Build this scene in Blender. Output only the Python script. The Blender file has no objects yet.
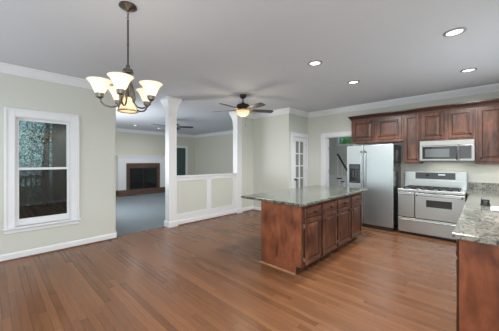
import bpy, bmesh, math, random
from mathutils import Vector, Matrix

# ------------------------------------------------------------------ camera, world, lights
SC = bpy.context.scene
COL = SC.collection
R = math.radians
random.seed(7)

cam_d = bpy.data.cameras.new('camera')
cam = bpy.data.objects.new('camera', cam_d); COL.objects.link(cam)
cam.location = (0, 0, 1.42)
cam.rotation_euler = (R(90), 0, R(43.716))
cam_d.sensor_width = 36.0
cam_d.lens = 246.3 / 499 * 36.0
cam_d.shift_y = -4.1 / 499
cam_d.clip_start = 0.02
SC.camera = cam

SC.view_settings.view_transform = 'Standard'
SC.view_settings.look = 'None'
SC.view_settings.gamma = 1.0
SC.view_settings.exposure = 0.72
SC.cycles.use_denoising = True
SC.cycles.max_bounces = 8
SC.cycles.diffuse_bounces = 5
SC.cycles.transparent_max_bounces = 12
SC.cycles.sample_clamp_indirect = 6.0

W = bpy.data.worlds.new('sky'); SC.world = W; W.use_nodes = True
bg = W.node_tree.nodes['Background']
bg.inputs[0].default_value = (0.50, 0.84, 0.90, 1); bg.inputs[1].default_value = 0.36


def area(name, loc, direction, sx, sy, power, col=(1, 1, 1), spread=180):
    l = bpy.data.lights.new(name, 'AREA'); l.shape = 'RECTANGLE'; l.size = sx; l.size_y = sy
    l.energy = power; l.color = col; l.spread = R(spread)
    o = bpy.data.objects.new(name, l); COL.objects.link(o); o.location = loc
    o.rotation_euler = Vector(direction).to_track_quat('-Z', 'Y').to_euler()
    return o


DAY = (0.95, 0.98, 1.0)
area('daylight_back_window_one', (-3.5, -1.24, 1.45), (0, 1, 0), 2.05, 1.75, 16, DAY)
area('fill_added_back_window', (-0.95, -1.24, 1.45), (0, 1, 0), 1.3, 1.75, 12, DAY)  # added window light behind the camera, kept for the amount of light
area('fill_added_patio_door', (0.56, -0.3, 1.2), (-1, 0, 0), 1.5, 2.0, 33, DAY)  # added unseen glazing beside the camera, lights the left wall and floor
area('daylight_unseen_counter_window', (0.56, 4.15, 1.65), (-1, 0, 0), 1.9, 1.0, 11, DAY)  # unseen right-wall window, enlarged to brighten the wall under the cabinets
area('fill_added_family_window', (-7.4, 1.66, 1.5), (0, 1, 0), 2.2, 1.5, 62, DAY)  # added out-of-view window light that lifts the dim family room
area('added_hall_fill', (-1.3, 7.5, 1.6), (-1, 0, 0), 1.2, 1.6, 9, DAY)  # lamp in an unseen side opening, added to light the hall


def point(name, loc, power, r=0.03, col=(1, 0.86, 0.66)):
    l = bpy.data.lights.new(name, 'POINT'); l.energy = power; l.shadow_soft_size = r; l.color = col
    o = bpy.data.objects.new(name, l); COL.objects.link(o); o.location = loc
    return o


# ------------------------------------------------------------------ helpers
def lin(c):
    c = c / 255.0
    return c / 12.92 if c <= 0.04045 else ((c + 0.055) / 1.055) ** 2.4


def S(r, g, b):
    return (lin(r), lin(g), lin(b), 1.0)


def mat(name, col, rough=0.5, metal=0.0, bump=None, emis=None, estr=0.0, var=None, spec=0.5, coat=0.0):
    """plain principled material with a fine procedural variation"""
    m = bpy.data.materials.new(name); m.use_nodes = True
    nt = m.node_tree; p = nt.nodes['Principled BSDF']
    p.inputs['Base Color'].default_value = col
    p.inputs['Roughness'].default_value = rough
    p.inputs['Metallic'].default_value = metal
    p.inputs['Specular IOR Level'].default_value = spec
    p.inputs['Coat Weight'].default_value = coat
    tc = nt.nodes.new('ShaderNodeTexCoord')
    if var:
        sc, amt = var
        n = nt.nodes.new('ShaderNodeTexNoise'); n.inputs['Scale'].default_value = sc; n.inputs['Detail'].default_value = 4
        nt.links.new(tc.outputs['Object'], n.inputs['Vector'])
        mx = nt.nodes.new('ShaderNodeMix'); mx.data_type = 'RGBA'
        mx.inputs[6].default_value = tuple(c * (1 - amt) for c in col[:3]) + (1,)
        mx.inputs[7].default_value = tuple(min(1, c * (1 + amt)) for c in col[:3]) + (1,)
        nt.links.new(n.outputs['Fac'], mx.inputs[0]); nt.links.new(mx.outputs[2], p.inputs['Base Color'])
    if bump:
        sc, st = bump
        n = nt.nodes.new('ShaderNodeTexNoise'); n.inputs['Scale'].default_value = sc
        nt.links.new(tc.outputs['Object'], n.inputs['Vector'])
        b = nt.nodes.new('ShaderNodeBump'); b.inputs['Strength'].default_value = st; b.inputs['Distance'].default_value = 0.004
        nt.links.new(n.outputs['Fac'], b.inputs['Height']); nt.links.new(b.outputs[0], p.inputs['Normal'])
    if emis:
        p.inputs['Emission Color'].default_value = emis; p.inputs['Emission Strength'].default_value = estr
    return m


def ramp(nt, stops, interp='LINEAR'):
    r = nt.nodes.new('ShaderNodeValToRGB'); e = r.color_ramp.elements
    r.color_ramp.interpolation = interp
    while len(e) < len(stops): e.new(0.5)
    for k, (pos, c) in enumerate(stops): e[k].position = pos; e[k].color = c
    return r


def math_node(nt, op, a, b=None):
    n = nt.nodes.new('ShaderNodeMath'); n.operation = op
    for i, v in enumerate((a, b)):
        if v is None: continue
        if isinstance(v, (int, float)): n.inputs[i].default_value = v
        else: nt.links.new(v, n.inputs[i])
    return n.outputs[0]


def wood_floor():
    m = bpy.data.materials.new('oak_floor'); m.use_nodes = True; nt = m.node_tree; p = nt.nodes['Principled BSDF']
    tc = nt.nodes.new('ShaderNodeTexCoord'); sp = nt.nodes.new('ShaderNodeSeparateXYZ')
    nt.links.new(tc.outputs['Object'], sp.inputs[0])
    BW, BL = 0.06, 1.5
    vy = math_node(nt, 'DIVIDE', sp.outputs[1], BW); row = math_node(nt, 'FLOOR', vy); fy = math_node(nt, 'FRACT', vy)
    wn = nt.nodes.new('ShaderNodeTexWhiteNoise'); wn.noise_dimensions = '1D'; nt.links.new(row, wn.inputs['W'])
    off = math_node(nt, 'MULTIPLY', wn.outputs['Value'], 7.31)
    vx = math_node(nt, 'ADD', math_node(nt, 'DIVIDE', sp.outputs[0], BL), off)
    colx = math_node(nt, 'FLOOR', vx); fx = math_node(nt, 'FRACT', vx)
    cb = nt.nodes.new('ShaderNodeCombineXYZ'); nt.links.new(row, cb.inputs[0]); nt.links.new(colx, cb.inputs[1])
    w2 = nt.nodes.new('ShaderNodeTexWhiteNoise'); w2.noise_dimensions = '2D'; nt.links.new(cb.outputs[0], w2.inputs['Vector'])
    # grain stretched along the boards
    mp = nt.nodes.new('ShaderNodeMapping'); mp.inputs['Scale'].default_value = (1.4, 26, 1)
    nt.links.new(tc.outputs['Object'], mp.inputs[0])
    ad = nt.nodes.new('ShaderNodeVectorMath'); ad.operation = 'ADD'
    sc = nt.nodes.new('ShaderNodeVectorMath'); sc.operation = 'SCALE'; sc.inputs['Scale'].default_value = 9.0
    nt.links.new(cb.outputs[0], sc.inputs[0]); nt.links.new(mp.outputs[0], ad.inputs[0]); nt.links.new(sc.outputs[0], ad.inputs[1])
    gn = nt.nodes.new('ShaderNodeTexNoise'); gn.inputs['Scale'].default_value = 2.2; gn.inputs['Detail'].default_value = 5
    nt.links.new(ad.outputs[0], gn.inputs['Vector'])
    t = math_node(nt, 'ADD', math_node(nt, 'MULTIPLY', w2.outputs['Value'], 0.38), math_node(nt, 'MULTIPLY', gn.outputs['Fac'], 0.62))
    rp = ramp(nt, [(0.2, S(100, 66, 44)), (0.42, S(115, 77, 51)), (0.6, S(126, 85, 57)), (0.85, S(142, 99, 69))])
    nt.links.new(t, rp.inputs[0])
    gap = math_node(nt, 'MAXIMUM', math_node(nt, 'LESS_THAN', fy, 0.06), math_node(nt, 'LESS_THAN', fx, 0.003))
    mx = nt.nodes.new('ShaderNodeMix'); mx.data_type = 'RGBA'
    nt.links.new(math_node(nt, 'MULTIPLY', gap, 0.7), mx.inputs[0]); nt.links.new(rp.outputs[0], mx.inputs[6]); mx.inputs[7].default_value = S(52, 34, 24)
    nt.links.new(mx.outputs[2], p.inputs['Base Color'])
    rr = math_node(nt, 'ADD', math_node(nt, 'MULTIPLY', w2.outputs['Value'], 0.07), 0.25)
    nt.links.new(rr, p.inputs['Roughness']); p.inputs['Specular IOR Level'].default_value = 0.35
    b = nt.nodes.new('ShaderNodeBump'); b.inputs['Strength'].default_value = 0.25; b.inputs['Distance'].default_value = 0.002
    h = math_node(nt, 'SUBTRACT', math_node(nt, 'MULTIPLY', w2.outputs['Value'], 0.25), gap)
    nt.links.new(h, b.inputs['Height']); nt.links.new(b.outputs[0], p.inputs['Normal'])
    return m


def cherry(name, stops, scale=(9, 9, 1.6), rough=0.32, blot=3.0):
    m = bpy.data.materials.new(name); m.use_nodes = True; nt = m.node_tree; p = nt.nodes['Principled BSDF']
    tc = nt.nodes.new('ShaderNodeTexCoord'); mp = nt.nodes.new('ShaderNodeMapping'); mp.inputs['Scale'].default_value = scale
    nt.links.new(tc.outputs['Object'], mp.inputs[0])
    g = nt.nodes.new('ShaderNodeTexNoise'); g.inputs['Scale'].default_value = 2.2; g.inputs['Detail'].default_value = 6; g.inputs['Distortion'].default_value = 0.8
    nt.links.new(mp.outputs[0], g.inputs['Vector'])
    n2 = nt.nodes.new('ShaderNodeTexNoise'); n2.inputs['Scale'].default_value = blot; n2.inputs['Detail'].default_value = 3
    nt.links.new(tc.outputs['Object'], n2.inputs['Vector'])
    t = math_node(nt, 'ADD', math_node(nt, 'MULTIPLY', g.outputs['Fac'], 0.5), math_node(nt, 'MULTIPLY', n2.outputs['Fac'], 0.5))
    rp = ramp(nt, stops); nt.links.new(t, rp.inputs[0]); nt.links.new(rp.outputs[0], p.inputs['Base Color'])
    p.inputs['Roughness'].default_value = rough; p.inputs['Specular IOR Level'].default_value = 0.5
    return m


def granite(name, base, dark, light, tan):
    m = bpy.data.materials.new(name); m.use_nodes = True; nt = m.node_tree; p = nt.nodes['Principled BSDF']
    tc = nt.nodes.new('ShaderNodeTexCoord')
    n1 = nt.nodes.new('ShaderNodeTexNoise'); n1.inputs['Scale'].default_value = 12; n1.inputs['Detail'].default_value = 7; n1.inputs['Roughness'].default_value = 0.7; n1.inputs['Distortion'].default_value = 1.2
    nt.links.new(tc.outputs['Object'], n1.inputs['Vector'])
    r1 = ramp(nt, [(0.36, dark), (0.46, base), (0.56, light), (0.68, tan)]); nt.links.new(n1.outputs['Fac'], r1.inputs[0])
    v = nt.nodes.new('ShaderNodeTexNoise'); v.inputs['Scale'].default_value = 48; v.inputs['Detail'].default_value = 3; nt.links.new(tc.outputs['Object'], v.inputs['Vector'])
    r2 = ramp(nt, [(0.38, (0, 0, 0, 1)), (0.46, (1, 1, 1, 1))]); nt.links.new(v.outputs['Fac'], r2.inputs[0])
    mx = nt.nodes.new('ShaderNodeMix'); mx.data_type = 'RGBA'
    nt.links.new(r2.outputs[0], mx.inputs[0]); mx.inputs[6].default_value = dark; nt.links.new(r1.outputs[0], mx.inputs[7])
    nt.links.new(mx.outputs[2], p.inputs['Base Color']); p.inputs['Roughness'].default_value = 0.13
    return m


def brick(name, c1, c2, mortar, horiz='Y'):
    m = bpy.data.materials.new(name); m.use_nodes = True; nt = m.node_tree; p = nt.nodes['Principled BSDF']
    tc = nt.nodes.new('ShaderNodeTexCoord'); sp = nt.nodes.new('ShaderNodeSeparateXYZ'); nt.links.new(tc.outputs['Object'], sp.inputs[0])
    cb = nt.nodes.new('ShaderNodeCombineXYZ'); nt.links.new(sp.outputs[horiz], cb.inputs[0]); nt.links.new(sp.outputs['Z'], cb.inputs[1])
    b = nt.nodes.new('ShaderNodeTexBrick'); b.inputs['Scale'].default_value = 1.0
    b.inputs['Color1'].default_value = c1; b.inputs['Color2'].default_value = c2; b.inputs['Mortar'].default_value = mortar
    b.inputs['Brick Width'].default_value = 0.2; b.inputs['Row Height'].default_value = 0.068; b.inputs['Mortar Size'].default_value = 0.005
    nt.links.new(cb.outputs[0], b.inputs['Vector']); nt.links.new(b.outputs['Color'], p.inputs['Base Color'])
    p.inputs['Roughness'].default_value = 0.85
    return m


def thin_glass(name, tint=(1, 1, 1, 1), rough=0.0):
    m = bpy.data.materials.new(name); m.use_nodes = True; nt = m.node_tree; nt.nodes.clear()
    out = nt.nodes.new('ShaderNodeOutputMaterial'); tr = nt.nodes.new('ShaderNodeBsdfTransparent'); tr.inputs[0].default_value = tint
    gl = nt.nodes.new('ShaderNodeBsdfGlossy'); gl.inputs['Roughness'].default_value = rough
    fr = nt.nodes.new('ShaderNodeFresnel'); fr.inputs['IOR'].default_value = 1.68
    mx = nt.nodes.new('ShaderNodeMixShader')
    nt.links.new(fr.outputs[0], mx.inputs[0]); nt.links.new(tr.outputs[0], mx.inputs[1]); nt.links.new(gl.outputs[0], mx.inputs[2]); nt.links.new(mx.outputs[0], out.inputs[0])
    return m


def brushed_steel(name, col, rough, axis_scale):
    m = mat(name, col, rough, 1.0)
    nt = m.node_tree; p = nt.nodes['Principled BSDF']
    tc = nt.nodes.new('ShaderNodeTexCoord'); mp = nt.nodes.new('ShaderNodeMapping'); mp.inputs['Scale'].default_value = axis_scale
    nt.links.new(tc.outputs['Object'], mp.inputs[0])
    n = nt.nodes.new('ShaderNodeTexNoise'); n.inputs['Scale'].default_value = 3; n.inputs['Detail'].default_value = 3; nt.links.new(mp.outputs[0], n.inputs['Vector'])
    b = nt.nodes.new('ShaderNodeBump'); b.inputs['Strength'].default_value = 0.06; b.inputs['Distance'].default_value = 0.002
    nt.links.new(n.outputs['Fac'], b.inputs['Height']); nt.links.new(b.outputs[0], p.inputs['Normal'])
    return m


def lit_glass(name, col, emis, estr, trans):
    """frosted lamp glass: part of the bulb's light shines through"""
    m = mat(name, col, 0.4, emis=emis, estr=estr, var=(18, 0.05)); nt = m.node_tree
    p = nt.nodes['Principled BSDF']; out = nt.nodes['Material Output']
    tl = nt.nodes.new('ShaderNodeBsdfTranslucent'); tl.inputs[0].default_value = col
    mx = nt.nodes.new('ShaderNodeMixShader'); mx.inputs[0].default_value = trans
    nt.links.new(p.outputs[0], mx.inputs[1]); nt.links.new(tl.outputs[0], mx.inputs[2]); nt.links.new(mx.outputs[0], out.inputs[0])
    return m


M = {
    'wall': mat('wall_paint', S(203, 206, 199), 0.6, bump=(260, 0.06), var=(1.5, 0.015)),
    'wall_family': mat('family_wall_paint', S(200, 199, 187), 0.65, bump=(260, 0.06), var=(1.5, 0.015)),
    'ceiling': mat('ceiling_paint', S(204, 208, 216), 0.85, bump=(180, 0.05), var=(1.2, 0.01)),
    'trim': mat('white_trim_paint', S(224, 227, 231), 0.38, var=(2, 0.01)),
    'floor': wood_floor(),
    'carpet': mat('blue_grey_carpet', S(116, 125, 131), 0.95, bump=(420, 0.6), var=(5, 0.12)),
    'cherry': cherry('cherry_cabinet_wood', [(0.34, S(46, 28, 23)), (0.47, S(80, 50, 39)), (0.58, S(104, 67, 51)), (0.7, S(132, 92, 74))]),
    'cherry_panel': cherry('cherry_end_panel_wood', [(0.32, S(82, 44, 31)), (0.46, S(120, 68, 46)), (0.57, S(142, 84, 57)), (0.7, S(168, 109, 77))], scale=(5, 5, 1.6), rough=0.3, blot=4.0),
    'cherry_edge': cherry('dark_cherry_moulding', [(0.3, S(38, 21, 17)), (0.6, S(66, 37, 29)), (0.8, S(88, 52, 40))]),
    'oak_strip': cherry('raw_oak_strip', [(0.3, S(150, 112, 80)), (0.7, S(184, 145, 108))], rough=0.5),
    'shoe': cherry('brown_shoe_moulding', [(0.3, S(84, 56, 40)), (0.7, S(112, 76, 54))]),  # brown strip along the foot of the baseboards
    'granite_island': granite('green_grey_granite', S(94, 102, 96), S(40, 44, 42), S(130, 134, 124), S(120, 106, 84)),
    'granite': granite('beige_grey_granite', S(118, 120, 115), S(72, 73, 70), S(148, 148, 140), S(130, 119, 102)),
    'steel': brushed_steel('brushed_stainless_steel', (0.50, 0.55, 0.57, 1), 0.38, (1, 1, 60)),
    'steel_range': brushed_steel('range_stainless_steel', (0.52, 0.56, 0.56, 1), 0.33, (40, 1, 1)),
    'steel_dark': brushed_steel('microwave_stainless_steel', (0.36, 0.365, 0.355, 1), 0.36, (40, 1, 1)),
    'black_gloss': mat('glossy_black', (0.012, 0.013, 0.015, 1), 0.12, var=(3, 0.05)),
    'fridge_side': mat('dark_grey_fridge_side', (0.03, 0.033, 0.036, 1), 0.14, var=(3, 0.05), spec=0.7),
    'black_matte': mat('matte_black', (0.015, 0.015, 0.016, 1), 0.5, var=(20, 0.1)),
    'charcoal': mat('charcoal_panel', S(62, 64, 68), 0.25, var=(4, 0.04)),
    'oven_glass': mat('oven_window_glass', S(50, 50, 52), 0.1, var=(4, 0.04)),
    'mw_glass': mat('microwave_window_glass', S(88, 94, 96), 0.1, var=(60, 0.12)),
    'display': mat('clock_display', S(40, 50, 50), 0.2, emis=S(200, 230, 225), estr=0.8, var=(2, 0.02)),
    'bronze': mat('brushed_bronze_metal', (0.16, 0.14, 0.12, 1), 0.32, 0.9, var=(15, 0.1)),
    'nickel': mat('antique_pewter_metal', (0.15, 0.135, 0.12, 1), 0.3, 0.95, var=(15, 0.1)),
    'knob': mat('dark_bronze_knob', (0.05, 0.04, 0.035, 1), 0.35, 0.8, var=(20, 0.1)),
    'brass': mat('antique_brass', (0.5, 0.34, 0.14, 1), 0.3, 1.0, var=(20, 0.1)),
    'hinge': mat('steel_hinge', (0.55, 0.53, 0.5, 1), 0.3, 1.0, var=(20, 0.1)),
    'blade': cherry('dark_walnut_blade', [(0.3, S(30, 27, 27)), (0.7, S(56, 50, 49))], rough=0.4),
    'shade': lit_glass('frosted_glass_shade', S(248, 242, 226), (1.0, 0.92, 0.76, 1), 0.26, 0.4),
    'shade_down': lit_glass('amber_frosted_glass_shade', S(246, 232, 200), (1.0, 0.9, 0.7, 1), 0.3, 0.45),
    'bowl': lit_glass('alabaster_glass_bowl', S(240, 226, 195), (1.0, 0.86, 0.62, 1), 0.3, 0.5),
    'lamp_lens': mat('lit_lamp_lens', S(255, 252, 245), 0.4, emis=(1.0, 0.97, 0.9, 1), estr=1.6, var=(5, 0.01)),
    'lamp_ring': mat('grey_metal_ring', S(150, 150, 152), 0.4, 0.3, var=(5, 0.02)),
    'glass': thin_glass('clear_window_glass', (0.93, 0.97, 0.97, 1)),
    'screen': thin_glass('insect_screen_glass', (0.5, 0.52, 0.53, 1)),
    'frosted': mat('obscured_pane_glass', S(128, 130, 126), 0.15, var=(6, 0.1)),
    'brick': brick('brown_fireplace_brick', S(98, 72, 60), S(80, 58, 48), S(90, 76, 67)),
    'siding': brick('brown_exterior_brick', S(92, 66, 58), S(70, 50, 46), S(96, 84, 78), 'X'),
    'firebox': mat('sooty_firebox', (0.012, 0.012, 0.012, 1), 0.7, var=(9, 0.3)),
    'fire_glass': mat('dark_fireplace_glass', (0.012, 0.014, 0.015, 1), 0.06, var=(3, 0.1)),
    'teal_door': mat('dark_green_door_paint', S(60, 76, 78), 0.4, var=(3, 0.05)),
    'deck': cherry('weathered_deck_boards', [(0.3, S(60, 46, 42)), (0.7, S(96, 76, 68))], scale=(1, 14, 1), rough=0.7),
    'rail': mat('grey_painted_railing', S(92, 100, 104), 0.6, var=(9, 0.1)),
    'bark': mat('tree_bark', S(60, 52, 46), 0.9, var=(12, 0.3), bump=(30, 0.5)),
    'leaf': mat('leaf_green', S(38, 84, 80), 0.5, var=(1.5, 0.6)),
    'leaf_light': mat('leaf_light_green', S(176, 208, 128), 0.5, var=(3, 0.4)),
    'grass': mat('lawn_grass', S(60, 80, 55), 0.9, var=(3, 0.3)),
    'paper': mat('white_paper', S(246, 246, 246), 0.5, var=(5, 0.005)),
    'sink_white': mat('white_enamel', S(245, 246, 246), 0.15, var=(5, 0.005)),
}

ORIG = {}


class MB:
    """collects shapes in world coordinates; build() links them as one mesh object"""
    def __init__(s): s.bm = bmesh.new()

    def box(s, x0, x1, y0, y1, z0, z1, bev=0.0, seg=1):
        t = bmesh.new()
        bmesh.ops.create_cube(t, size=1.0, matrix=Matrix.Translation(((x0 + x1) / 2, (y0 + y1) / 2, (z0 + z1) / 2)) @ Matrix.Diagonal((x1 - x0, y1 - y0, z1 - z0, 1)))
        if bev: bmesh.ops.bevel(t, geom=t.edges[:], offset=bev, segments=seg, affect='EDGES', profile=0.5)
        s.merge(t); return s

    def merge(s, t):
        me = bpy.data.meshes.new('tmp'); t.to_mesh(me); t.free(); s.bm.from_mesh(me); bpy.data.meshes.remove(me)

    def lathe(s, prof, c, n=24, axis='Z', cap=True):
        """profile of (radius, height along axis)"""
        bm = s.bm; rings = []
        for r, h in prof:
            ring = []
            for k in range(n):
                a = 2 * math.pi * k / n
                u, v = r * math.cos(a), r * math.sin(a)
                p = {'Z': (u, v, h), 'Y': (u, h, v), 'X': (h, u, v)}[axis]
                ring.append(bm.verts.new(Vector(c) + Vector(p)))
            rings.append(ring)
        for a, b in zip(rings, rings[1:]):
            for k in range(n):
                bm.faces.new((a[k], a[(k + 1) % n], b[(k + 1) % n], b[k]))
        if cap:
            if prof[0][0] > 1e-4: bm.faces.new(rings[0][::-1])
            if prof[-1][0] > 1e-4: bm.faces.new(rings[-1])
        bmesh.ops.remove_doubles(bm, verts=[v for r in rings for v in r], dist=1e-6)
        return s

    def tube(s, pts, r, n=8):
        bm = s.bm; pts = [Vector(p) for p in pts]; rings = []
        rs = r if isinstance(r, (list, tuple)) else [r] * len(pts)
        prev = None
        for i, p in enumerate(pts):
            d = (pts[min(i + 1, len(pts) - 1)] - pts[max(i - 1, 0)]).normalized()
            if prev is None:
                ref = Vector((0, 0, 1)) if abs(d.z) < 0.9 else Vector((1, 0, 0))
                u = d.cross(ref).normalized()
            else:
                u = (prev - d * prev.dot(d)).normalized()
            prev = u; v = d.cross(u)
            rings.append([bm.verts.new(p + rs[i] * (math.cos(2 * math.pi * k / n) * u + math.sin(2 * math.pi * k / n) * v)) for k in range(n)])
        for a, b in zip(rings, rings[1:]):
            for k in range(n): bm.faces.new((a[k], a[(k + 1) % n], b[(k + 1) % n], b[k]))
        bm.faces.new(rings[0][::-1]); bm.faces.new(rings[-1])
        return s

    def panel(s, o, u, n, w, h, rings):
        """rectangular door loft: rings = [(inset, height along n)]; v is up"""
        o, u, n = Vector(o), Vector(u), Vector(n); v = Vector((0, 0, 1)); bm = s.bm; R_ = []
        for ins, t in rings:
            R_.append([bm.verts.new(o + u * a + v * b + n * t) for a, b in ((ins, ins), (w - ins, ins), (w - ins, h - ins), (ins, h - ins))])
        for a, b in zip(R_, R_[1:]):
            for k in range(4): bm.faces.new((a[k], a[(k + 1) % 4], b[(k + 1) % 4], b[k]))
        bm.faces.new(R_[0][::-1]); bm.faces.new(R_[-1])
        return s

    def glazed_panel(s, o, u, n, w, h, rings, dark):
        """a raised-panel door whose edge and groove steps listed in dark carry a darker second material as painted-in shade"""
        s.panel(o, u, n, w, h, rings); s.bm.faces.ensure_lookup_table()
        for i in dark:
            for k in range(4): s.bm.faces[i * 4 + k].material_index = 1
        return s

    def sweep(s, path, prof, side=1, z0=0.0):
        """mitred sweep of a closed (out, z) profile along a flat path"""
        bm = s.bm; P = [Vector(p) for p in path]; rings = []
        closed = (P[0] - P[-1]).length < 1e-6
        if closed: P = P[:-1]
        N = len(P)
        for i, p in enumerate(P):
            a = P[i - 1] if (i > 0 or closed) else None
            b = P[(i + 1) % N] if (i < N - 1 or closed) else None
            ns = []
            for q0, q1 in ((a, p), (p, b)):
                if q0 is None or q1 is None: continue
                d = (q1 - q0).normalized(); ns.append(Vector((-d.y, d.x)) * side)
            if len(ns) == 2:
                m = (ns[0] + ns[1]); m = m / max(1e-6, m.dot(ns[0]))
            else: m = ns[0]
            rings.append([bm.verts.new((p.x + m.x * o, p.y + m.y * o, z0 + z)) for o, z in prof])
        k = len(prof)
        pairs = list(zip(rings, rings[1:])) + ([(rings[-1], rings[0])] if closed else [])
        for a, b in pairs:
            for j in range(k): bm.faces.new((a[j], a[(j + 1) % k], b[(j + 1) % k], b[j]))
        if not closed: bm.faces.new(rings[0][::-1]); bm.faces.new(rings[-1])
        return s

    def build(s, name, m, parent=None, smooth=False, origin=None):
        bm = s.bm
        bmesh.ops.recalc_face_normals(bm, faces=bm.faces[:])
        if parent is not None: L = ORIG[parent]
        elif origin is not None: L = Vector(origin)
        else:
            xs = [v.co for v in bm.verts]
            L = Vector(((min(c.x for c in xs) + max(c.x for c in xs)) / 2, (min(c.y for c in xs) + max(c.y for c in xs)) / 2, min(c.z for c in xs)))
        for v in bm.verts: v.co -= L
        me = bpy.data.meshes.new(name); bm.to_mesh(me); bm.free()
        me.materials.append(m if not isinstance(m, str) else M[m])
        if smooth:
            for f in me.polygons: f.use_smooth = True
            me.set_sharp_from_angle(angle=R(40))
        o = bpy.data.objects.new(name, me); COL.objects.link(o)
        if parent is not None: o.parent = parent
        else: o.location = L
        ORIG[o] = L
        return o


def tag(o, label=None, cat=None, group=None, kind=None):
    if label: o['label'] = label
    if cat: o['category'] = cat
    if group: o['group'] = group
    if kind: o['kind'] = kind
    return o


def empty(name, loc, label=None, cat=None, group=None, kind=None):
    o = bpy.data.objects.new(name, None); COL.objects.link(o); o.location = loc; o.empty_display_size = 0.1
    ORIG[o] = Vector(loc)
    return tag(o, label, cat, group, kind)


def struct(name, mb, m, label=None, parent=None):
    o = mb.build(name, m, parent, origin=(0, 0, 0) if parent is None else None)
    if parent is None: o['kind'] = 'structure'
    if label: o['label'] = label
    return o


def copy_tree(o, parent=None):
    c = o.copy(); COL.objects.link(c)
    if parent is not None: c.parent = parent
    for ch in list(o.children): copy_tree(ch, c)
    return c


# ------------------------------------------------------------------ room shell
H = 2.79
LX = -4.92            # face of the left wall
KY = 6.22             # face of the kitchen wall
RX = 0.54             # face of the right wall
BY = -1.25            # face of the back wall
FX = -11.05           # family room far wall
FY0, FY1 = 1.62, 7.4  # family room south / north wall faces

struct('floor', MB().box(-5.03, RX + 0.3, BY - 0.3, 9.0, -0.1, 0.0), 'floor', 'satin orange-brown oak strip floor')
struct('floor_carpet', MB().box(FX - 0.2, -5.03, FY0 - 0.1, FY1 + 0.2, -0.1, 0.008), 'carpet', 'blue-grey carpet of the family room')
struct('ceiling', MB().box(FX - 0.2, RX + 0.3, BY - 0.3, 9.0, H, H + 0.1), 'ceiling', 'smooth pale grey ceiling')


def wall_with_hole(axis, face, back, a0, a1, holes, z1=H):
    """wall slab across axis ('x' = plane x const), spanning a0..a1, with rectangular holes (b0,b1,z0,z1)"""
    mb = MB(); lo, hi = min(face, back), max(face, back)
    def bx(p0, p1, q0, q1):
        if p1 - p0 < 1e-4 or q1 - q0 < 1e-4: return
        if axis == 'x': mb.box(lo, hi, p0, p1, q0, q1)
        else: mb.box(p0, p1, lo, hi, q0, q1)
    cur = a0
    for b0, b1, q0, q1 in sorted(holes):
        bx(cur, b0, 0, z1); bx(b0, b1, 0, q0); bx(b0, b1, q1, z1); cur = b1
    bx(cur, a1, 0, z1)
    return mb


WIN = (0.232, 0.895, 0.47, 2.075)
struct('wall_left', wall_with_hole('x', LX, LX - 0.13, BY, 1.57, [WIN]), 'wall')
struct('wall_left_return', MB().box(LX - 0.13, LX, 4.83, FY1, 0, H), 'wall')
struct('wall_closet_front', MB().box(LX, -3.66, 5.3, 5.42, 0, H), 'wall')
DOOR = (5.5, 6.165, 0, 2.085)
struct('wall_closet_side', wall_with_hole('x', -3.66, -3.78, 5.42, KY, [DOOR]), 'wall')
struct('wall_kitchen', wall_with_hole('y', KY, KY + 0.13, -5.05, RX + 0.12, [(-3.13, -2.36, 0, 2.07)]), 'wall')
struct('wall_right', wall_with_hole('x', RX, RX + 0.12, BY - 0.12, KY, [(-1.05, 0.45, 0.2, 2.2), (3.2, 5.1, 1.15, 2.15)]), 'wall')
struct('wall_back', wall_with_hole('y', BY, BY - 0.12, LX - 0.13, RX, [(-4.53, -2.47, 0.57, 2.33), (-1.6, -0.3, 0.57, 2.33)]), 'wall')
struct('wall_family_far', wall_with_hole('x', FX, FX - 0.13, FY0 - 0.13, FY1, [(5.95, 6.85, 0, 2.1)]), 'wall_family')
struct('wall_family_north', MB().box(FX - 0.13, LX - 0.13, FY1, FY1 + 0.13, 0, H), 'wall_family')
struct('wall_family_south', wall_with_hole('y', FY0, FY0 - 0.05, FX - 0.13, LX - 0.13, [(-8.5, -6.3, 0.75, 2.25)]), 'wall_family')
struct('wall_exterior', wall_with_hole('y', FY0 - 0.05, FY0 - 0.13, FX - 0.13, LX - 0.13, [(-8.5, -6.3, 0.75, 2.25)]), 'siding')

# unseen windows around the area lights, most of them added to light the rooms
def plain_window(name, axis, face, b0, b1, q0, q1, inward, lights=2):
    w = empty(name, ((b0 + b1) / 2, face, q0) if axis == 'y' else (face, (b0 + b1) / 2, q0), kind='structure')
    cas, fr = MB(), MB()
    def bx(mb, p0, p1, z0, z1, d0, d1):
        e0, e1 = sorted((face + inward * d0, face + inward * d1))
        if axis == 'y': mb.box(p0, p1, e0, e1, z0, z1)
        else: mb.box(e0, e1, p0, p1, z0, z1)
    for p0, p1, z0, z1 in ((b0 - 0.09, b0, q0 - 0.09, q1 + 0.09), (b1, b1 + 0.09, q0 - 0.09, q1 + 0.09), (b0, b1, q1, q1 + 0.09), (b0, b1, q0 - 0.09, q0)):
        bx(cas, p0, p1, z0, z1, 0, 0.02)
    for k in range(lights + 1):
        c = b0 + (b1 - b0) * k / lights
        c = min(max(c, b0 + 0.025), b1 - 0.025)
        bx(fr, c - 0.025, c + 0.025, q0, q1, -0.005, -0.03)
    for z in (q0 + 0.025, (q0 + q1) / 2, q1 - 0.025): bx(fr, b0, b1, z - 0.025, z + 0.025, -0.004, -0.028)
    cas.build('window_casing', 'trim', w); fr.build('sash', 'trim', w)
    return w

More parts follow.
